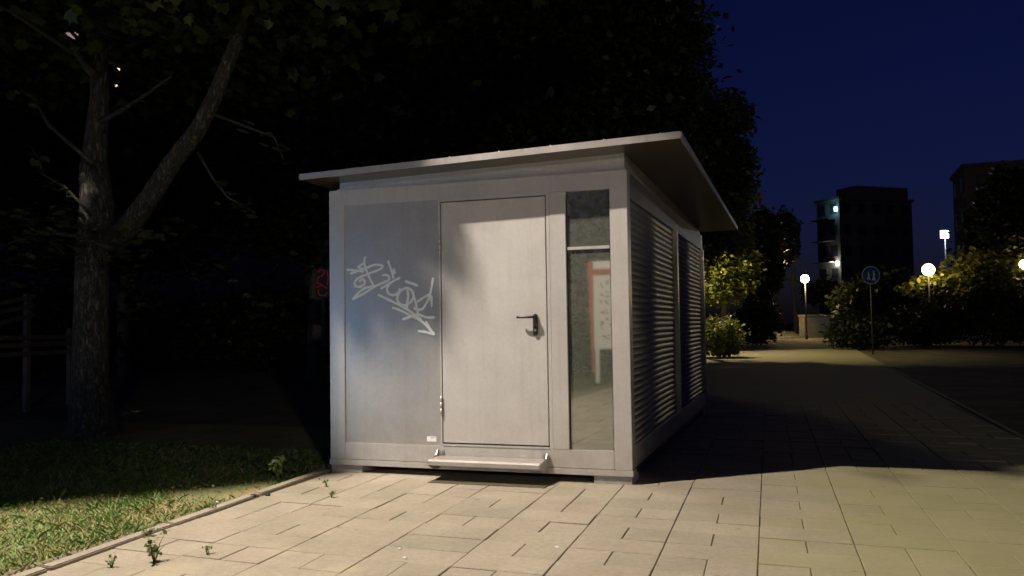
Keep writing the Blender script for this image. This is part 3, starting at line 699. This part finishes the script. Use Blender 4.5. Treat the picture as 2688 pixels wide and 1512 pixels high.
me.polygons.add(n); me.polygons.foreach_set('loop_start', np.arange(0, n*5, 5, dtype=np.int32)); me.polygons.foreach_set('loop_total', np.full(n, 5, dtype=np.int32)); me.update(calc_edges=True)
tag(link('grass', me, M['grass']), 'short patchy green and dry grass on the lawn along the kerb', 'grass', kind='stuff')
# broad-leaved plants in the lawn, fallen leaves
P = np.c_[rng.uniform(-3.2, -.1, 700), rng.uniform(-3.6, -.3, 700), rng.uniform(-.02, .02, 700)]
kx_ = -.1-.055*P[:, 1]; P = P[P[:, 0] < kx_]
tag(leaf_mesh(P, .032, leafmat('lawn_leaves', (.06, .14, .03), (.22, .22, .08)), 'lawn_clover', None, 'quad', .7), 'broad leaves and dry leaves scattered in the lawn', 'ground cover', kind='stuff')
# weeds
def weed(x, y, h_, n_, label, sp=.5):
    o = empty('weed', (x, y, 0)); tag(o, label, 'weed', 'weeds in the paving joints'); s_ = MB(); P = []
    for k in range(n_):
        g = k*2.4+x*9; tip = Vector((math.cos(g)*h_*sp*random.uniform(.3, 1), math.sin(g)*h_*sp*random.uniform(.3, 1), h_*random.uniform(.5, 1)))
        s_.tube([(0, 0, -.013), tip*.5+Vector((0, 0, h_*.1)), tip], [.003, .0022, .001], 5)
        for j in range(5): P.append(tuple((tip*random.uniform(.25, 1))+Vector((random.gauss(0, .012), random.gauss(0, .012), .01))))
    s_.build('stem', M['weed'], o); leaf_mesh(P, max(.022, h_*.22), M['weed'], 'foliage', o, 'quad', .4)
weed(.55, -2.74, .15, 9, 'bushy green weed sprouting between stones near the kerb corner')
weed(-.2, -.48, .2, 9, 'leafy weed growing at the kerb where the bare soil ends', .4)
weed(-.2, -.02, .15, 7, 'small weed by the lower left corner of the kiosk', .4)
weed(.42, -2.9, .07, 4, 'thin dry sprout next to the bushy weed')
weed(.74, -2.55, .05, 4, 'tiny sprout in a joint beyond the bushy weed')
weed(.33, -.62, .06, 4, 'tiny sprout in the joint leading to the kiosk corner')
weed(.02, -1.6, .07, 6, 'low tuft against the kerb stone by the lawn', .9)
weed(.6, -1.0, .04, 4, 'flat sprout in the stones before the blank panel')
weed(.12, -2.3, .06, 6, 'brown dry tuft leaning over the kerb joint', .9)
weed(-.02, .04, .06, 5, 'low tuft squeezed under the left foot of the kiosk', .9)
for x, y, s_, lb in ((.03, -1.14, .028, 'larger of two small dark pebbles by the kerb'), (.1, -1.06, .021, 'smaller of two small dark pebbles by the kerb')):
    b = MB().sphere((0, 0, s_*.45), s_, 8, 5, .55); b.smooth.clear()
    tag(b.build('stone', M['dark'], None, loc=(x, y, 0)), lb, 'stone', 'dark pebbles by the kerb')
for i, (x, y) in enumerate(((1.72, -2.17), (1.83, -2.33), (2.55, -1.9), (-.12, -1.35))):
    b = MB().hexa([(-.011, -.006, 0), (.012, -.008, 0), (.01, .007, 0), (-.009, .008, 0), (-.008, -.005, .005), (.009, -.006, .007), (.008, .005, .004), (-.006, .006, .006)])
    tag(b.build('litter', M['white'], None, loc=(x, y, .001)), 'tiny scrap of white litter on the ground', 'litter', 'white scraps of litter')

# ------------------------------------------------------------------ signs
# notice board facing the kiosk, mirrored in its window
nb = empty('notice_board', (-.15, -10.6, 0)); tag(nb, 'white notice board in a red frame on legs, mirrored in the kiosk window', 'notice board')
def nbx(name, mat, x0, x1, y0, y1, z0, z1): return MB().box(x0, x1, y0, y1, z0, z1).build(name, M[mat], nb)
nbx('board', 'white', 0, 1.9, -.06, 0, .72, 2.52); nbx('frame_rail', 'red', 0.001, 1.899, .001, .02, 2.24, 2.36)
nbx('leg', 'white', .02, .1, -.06, 0, .02, .7195); nbx('leg', 'white', 1.8, 1.88, -.06, 0, .02, .7195); nbx('foot', 'dark', -.02, .18, -.12, .06, -.02, .0195); nbx('foot', 'dark', 1.74, 1.94, -.12, .06, -.02, .0195)
MB().hexa([(-.05, -.07, .25), (-.005, -.07, .2), (-.005, .02, .2), (-.05, .02, .25), (-.11, -.07, 2.52), (-.005, -.07, 2.52), (-.005, .02, 2.52), (-.11, .02, 2.52)]).build('side_fin', M['red'], nb)
pr = MB()
for r_ in range(7):
    zc = 2.02-.175*r_; x = .12
    while x < 1.75:
        for j in range(2):
            a0 = (x+random.uniform(0, .06), zc+random.uniform(-.06, .06)); a1 = (a0[0]+random.uniform(.03, .1), a0[1]+random.uniform(-.06, .06))
            dx_, dz_ = a1[0]-a0[0], a1[1]-a0[1]; l = math.hypot(dx_, dz_); nx, nz = -dz_/l*.009, dx_/l*.009
            b = len(pr.v); yy = .002+.0004*j; pr.v += [(a0[0]+nx, yy, a0[1]+nz), (a0[0]-nx, yy, a0[1]-nz), (a1[0]-nx, yy, a1[1]-nz), (a1[0]+nx, yy, a1[1]+nz)]; pr.f.append((b, b+1, b+2, b+3))
        x += random.uniform(.08, .16)
pr.build('handwriting', M['ink'], nb)
# backlit blue display whose glow tints the left of the front
bs = empty('backlit_display', (-6.9, -10.6, 0), math.radians(-33)); tag(bs, 'blue backlit display standing at the far side of the square', 'display')
MB().box(-.56, .56, -.12, .0, .2, 1.75).build('housing', M['pole'], bs, .01); MB().box(-.5, .5, .001, .01, .28, 1.67).build('screen', emit('blue_screen', (.12, .45, 1), 15), bs)
for x in (-.45, .37): MB().box(x, x+.08, -.1, -.02, -.05, .1995).build('leg', M['pole'], bs)
# round blue footpath sign
p = ground(2290, 31); c = at(2290, 722, 31); rs = empty('round_sign', p, math.radians(18.6)); tag(rs, 'round blue sign with white walking figures on a thin pole', 'sign')
zc = c.z; R_ = .33
MB().tube([(0, .03, -.05), (0, .03, zc+.3)], .028, 8).build('pole', M['pole'], rs)
MB().tube([(0, .0, zc), (0, -.012, zc)], R_, 32).build('disc', M['blue_sign'], rs)
rim = MB()
for k in range(32):
    g0, g1 = 2*math.pi*k/32, 2*math.pi*(k+1)/32; b = len(rim.v)
    for g, q in ((g0, R_*.93), (g1, R_*.93), (g1, R_*.995), (g0, R_*.995)): rim.v.append((q*math.cos(g), -.0145, zc+q*math.sin(g)))
    rim.f.append((b, b+1, b+2, b+3))
rim.build('rim', M['white'], rs)
for x, s_ in ((-.09, .8), (.1, 1.0)):
    f = MB(); y = -.02
    f.sphere((x, y, zc+.13*s_), .03*s_, 10, 6); f.tube([(x, y, zc+.09*s_), (x, y, zc-.03*s_)], [.035*s_, .03*s_], 8)
    f.tube([(x, y, zc-.02), (x-.05*s_, y, zc-.2*s_)], [.022, .016], 6); f.tube([(x, y, zc-.02), (x+.05*s_, y, zc-.2*s_)], [.022, .016], 6); f.tube([(x, y, zc+.07*s_), (x+.06*s_, y, zc-.01)], .013, 6)
    f.build('figure', M['white'], rs)
# small glowing red sign half hidden by the kiosk
c = at(846, 742, 17); ns_ = empty('red_sign', (c.x, c.y, 0), math.radians(18.6)); tag(ns_, 'small glowing red sign on a post half hidden by the kiosk corner', 'sign')
MB().tube([(0, .06, -.05), (0, .06, c.z+.2)], .03, 8).build('pole', M['pole'], ns_)
MB().box(-.14, .3, 0, .05, c.z-.3, c.z+.28).build('board', M['dark'], ns_)
sm = MB()
for pts in ([(-.1, .2), (-.02, .26), (.05, .22), (.0, .14), (-.08, .1), (-.1, .0), (0, -.04)], [(-.12, -.1), (0, -.06), (.1, -.12)], [(-.08, -.14), (-.06, -.24), (.05, -.26), (.1, -.2)], [(.1, .24), (.12, .1), (.1, -.05)]):
    sm.tube([(q.x, -.012, c.z+q.y) for q in catmull([Vector(a) for a in pts])], .011, 6)
sm.build('glowing_strokes', emit('red_glow', (1, .06, .07), .03), ns_)

# ------------------------------------------------------------------ far structures
# slatted wooden fence at the left edge
p0 = at(-40, 900, 12.5); p1 = at(200, 880, 15); p0.z = p1.z = 0
fn = empty('slat_fence', p0); tag(fn, 'weathered wooden slat fence panel on the dark lawn behind the maple', 'fence')
dv = p1-p0; nv = Vector((-dv.y, dv.x, 0)).normalized()*.03
for z0 in (.86, 1.0, 1.12):
    a, b = Vector((0, 0, z0)), Vector((dv.x, dv.y, z0)); up = Vector((0, 0, .07))
    MB().hexa([a-nv, b-nv, b+nv, a+nv, a-nv+up, b-nv+up, b+nv+up, a+nv+up]).build('slat', M['wood'], fn)
for z0 in (1.42, 1.58, 1.72):
    a, b = Vector((0, 0, z0-.12)), Vector((dv.x*.48, dv.y*.48, z0+.06)); up = Vector((0, 0, .06))
    MB().hexa([a-nv, b-nv, b+nv, a+nv, a-nv+up, b-nv+up, b+nv+up, a+nv+up]).build('slat', M['wood'], fn)
for t_, hh in ((.03, 1.8), (.46, 1.85), (.97, 1.3)):
    c = dv*t_ + nv*2.2; MB().box(c.x-.04, c.x+.04, c.y-.04, c.y+.04, -.05, hh).build('post', M['wood'], fn)
# low concrete wall beside the steps at the end of the path
pa = at(2111, 826, 61); pb = at(2196, 826, 66); wl = empty('low_wall', (pa.x, pa.y, 0)); tag(wl, 'low concrete wall lit yellow at the far end of the path', 'wall')
hw = pa.z; d_ = Vector((pb.x-pa.x, pb.y-pa.y, 0)); nv = Vector((-d_.y, d_.x, 0)).normalized()*.4
o_ = Vector((0, 0, 0))
MB().hexa([o_, d_, d_+nv, nv, o_+Vector((0, 0, hw-.12)), d_+Vector((0, 0, hw-.12)), d_+nv+Vector((0, 0, hw-.12)), nv+Vector((0, 0, hw-.12))]).build('body', M['concrete'], wl)
e = nv*.15; ex = d_.normalized()*.06
MB().hexa([q+Vector((0, 0, zz)) for zz in (hw-.119, hw) for q in (o_-e-ex, d_-e+ex, d_+nv+e+ex, nv+e-ex)]).build('coping', M['concrete'], wl)
stp_ = at(2040, 862, 58); s2 = at(2142, 862, 62)
st_ = empty('steps', (stp_.x, stp_.y, 0)); tag(st_, 'pair of shallow concrete steps before the low wall', 'steps')
d2 = Vector((s2.x-stp_.x, s2.y-stp_.y, 0)); n2_ = Vector((-d2.y, d2.x, 0)).normalized()
for i in range(3):
    q0 = n2_*(.8*i); MB().hexa([q0+Vector((0, 0, -.05)), d2+q0+Vector((0, 0, -.05)), d2+q0+n2_*.79+Vector((0, 0, -.05)), q0+n2_*.79+Vector((0, 0, -.05)),
        q0+Vector((0, 0, .15*(i+1))), d2+q0+Vector((0, 0, .15*(i+1))), d2+q0+n2_*.79+Vector((0, 0, .15*(i+1))), q0+n2_*.79+Vector((0, 0, .15*(i+1)))]).build('step', M['concrete'], st_)
# litter bin by the path
p = ground(2181, 40); bn = empty('litter_bin', p); tag(bn, 'small reddish litter bin on a post beside the far path', 'litter bin')
MB().tube([(0, 0, -.05), (0, 0, .95)], .03, 8).build('post', M['pole'], bn)
MB().tube([(0, -.2, .45), (0, -.2, .5), (0, -.2, .95)], [.14, .16, .18], 14).build('basket', M['red'], bn)
MB().tube([(0, -.2, .951), (0, -.2, .98)], [.19, .19], 14).build('rim', M['pole'], bn)

def building(name, label, corner, ang, wa, wb, hgt, floors, ca, cb, mat, lit=(), group=None):
    """a block with one corner at `corner`; face A runs along +x (local), face B along +y"""
    o = empty(name, (corner.x, corner.y, 0), ang); tag(o, label, 'building', group)
    wl_ = MB().box(0, wa, 0, wb, -.5, hgt).build('wall', M[mat], o)
    MB().box(-.25, wa+.25, -.25, wb+.25, hgt+.001, hgt+.35).build('roof', M[mat], o)
    fh = hgt/floors; ww = min(1.5, wa/ca*.55)
    fa = MB().box(-ww/2, ww/2, -.04, .02, 0, 1.5).mesh('window'); fb = MB().box(-.04, .02, -ww/2, ww/2, 0, 1.5).mesh('window')
    pa_ = MB().box(-ww/2+.08, ww/2-.08, -.055, -.0405, .08, 1.42).mesh('pane'); pb_ = MB().box(-.055, -.0405, -ww/2+.08, ww/2-.08, .08, 1.42).mesh('pane')
    L = dict(lit)
    for fl in range(floors):
        for k in range(ca):
            loc = ((k+.5)*wa/ca, 0, fl*fh+1.0); f_ = link('window', fa, M[mat], o, loc)
            mt = M[L.get(('a', fl, k), 'win_dark')]; q = link('pane', pa_.copy() if ('a', fl, k) in L else pa_, mt, f_)
        for k in range(cb):
            loc = (0, (k+.5)*wb/cb, fl*fh+1.0); f_ = link('window', fb, M[mat], o, loc)
            mt = M[L.get(('b', fl, k), 'win_dark')]; q = link('pane', pb_.copy() if ('b', fl, k) in L else pb_, mt, f_)
    return o
pa_c = at(2211, 800, 112); AV = -YAW   # view-aligned angle
tw_ = building('apartment_tower', 'dark apartment tower with a few lit windows and balcony lamps', pa_c, AV+math.radians(20), 12.3, 4.4, 17.2, 6, 5, 2, 'facade',
    {('a', 5, 1): 'win_dim', ('a', 1, 1): 'win_dim', ('b', 4, 0): 'win_dim', ('b', 3, 1): 'win_dim'}.items())
MB().box(3.2, 12, .3, 4.1, 17.56, 19.2).build('roof_house', M['facade'], tw_)
for fl in range(1, 6): MB().box(-1.25, -.001, .8, 4.2, fl*17.2/6+.3, fl*17.2/6+.42).build('balcony', M['facade'], tw_); 
for zz, cl, en, nm in ((at(2209, 691, 112).z, (.95, 1, .85), 110, 'led'), (at(2207, 547, 112).z, (.35, .8, 1), 60, 'win_blue')):
    lm_ = MB().box(-.55, -.2, .1, .35, zz-.3, zz+.3).build('wall_lamp', emit('balcony_lamp_'+nm, cl, 5), tw_)
    light(tw_, (-.7, .6, zz), en, cl, .1)
pb_c = at(2545, 800, 82)
building('apartment_building', 'dark brick apartment building rising behind the trees', pb_c, AV-math.radians(20), 16, 8, 15.8, 5, 5, 2, 'facade2')
pc_c = at(-260, 800, 62)
bl_ = building('apartment_building', 'dark apartment block glimpsed through the maple branches', pc_c, AV-math.radians(4), 30, 9, 24, 8, 10, 2, 'facade')

inv = Matrix.Translation(pc_c*Vector((1, 1, 0)) if False else Vector((pc_c.x, pc_c.y, 0))) @ Matrix.Rotation(AV-math.radians(4), 4, 'Z'); inv = inv.inverted()
for u, v, a_, b_, mt in ((312, 180, .12, .16, 'win_warm'), (306, 222, .16, .09, 'win_warm'), (188, 92, .5, .2, 'win_dim2')):
    o0 = inv @ CAM; q0 = inv @ at(u, v, 60); d0 = q0-o0; q0 = o0 + d0*((-.3-o0.y)/d0.y)
    lk = MB().box(q0.x-a_, q0.x+a_, -.3, -.0, q0.z-b_, q0.z+b_).build('stair_light', M[mt], bl_)

for me in bpy.data.meshes: me.validate()
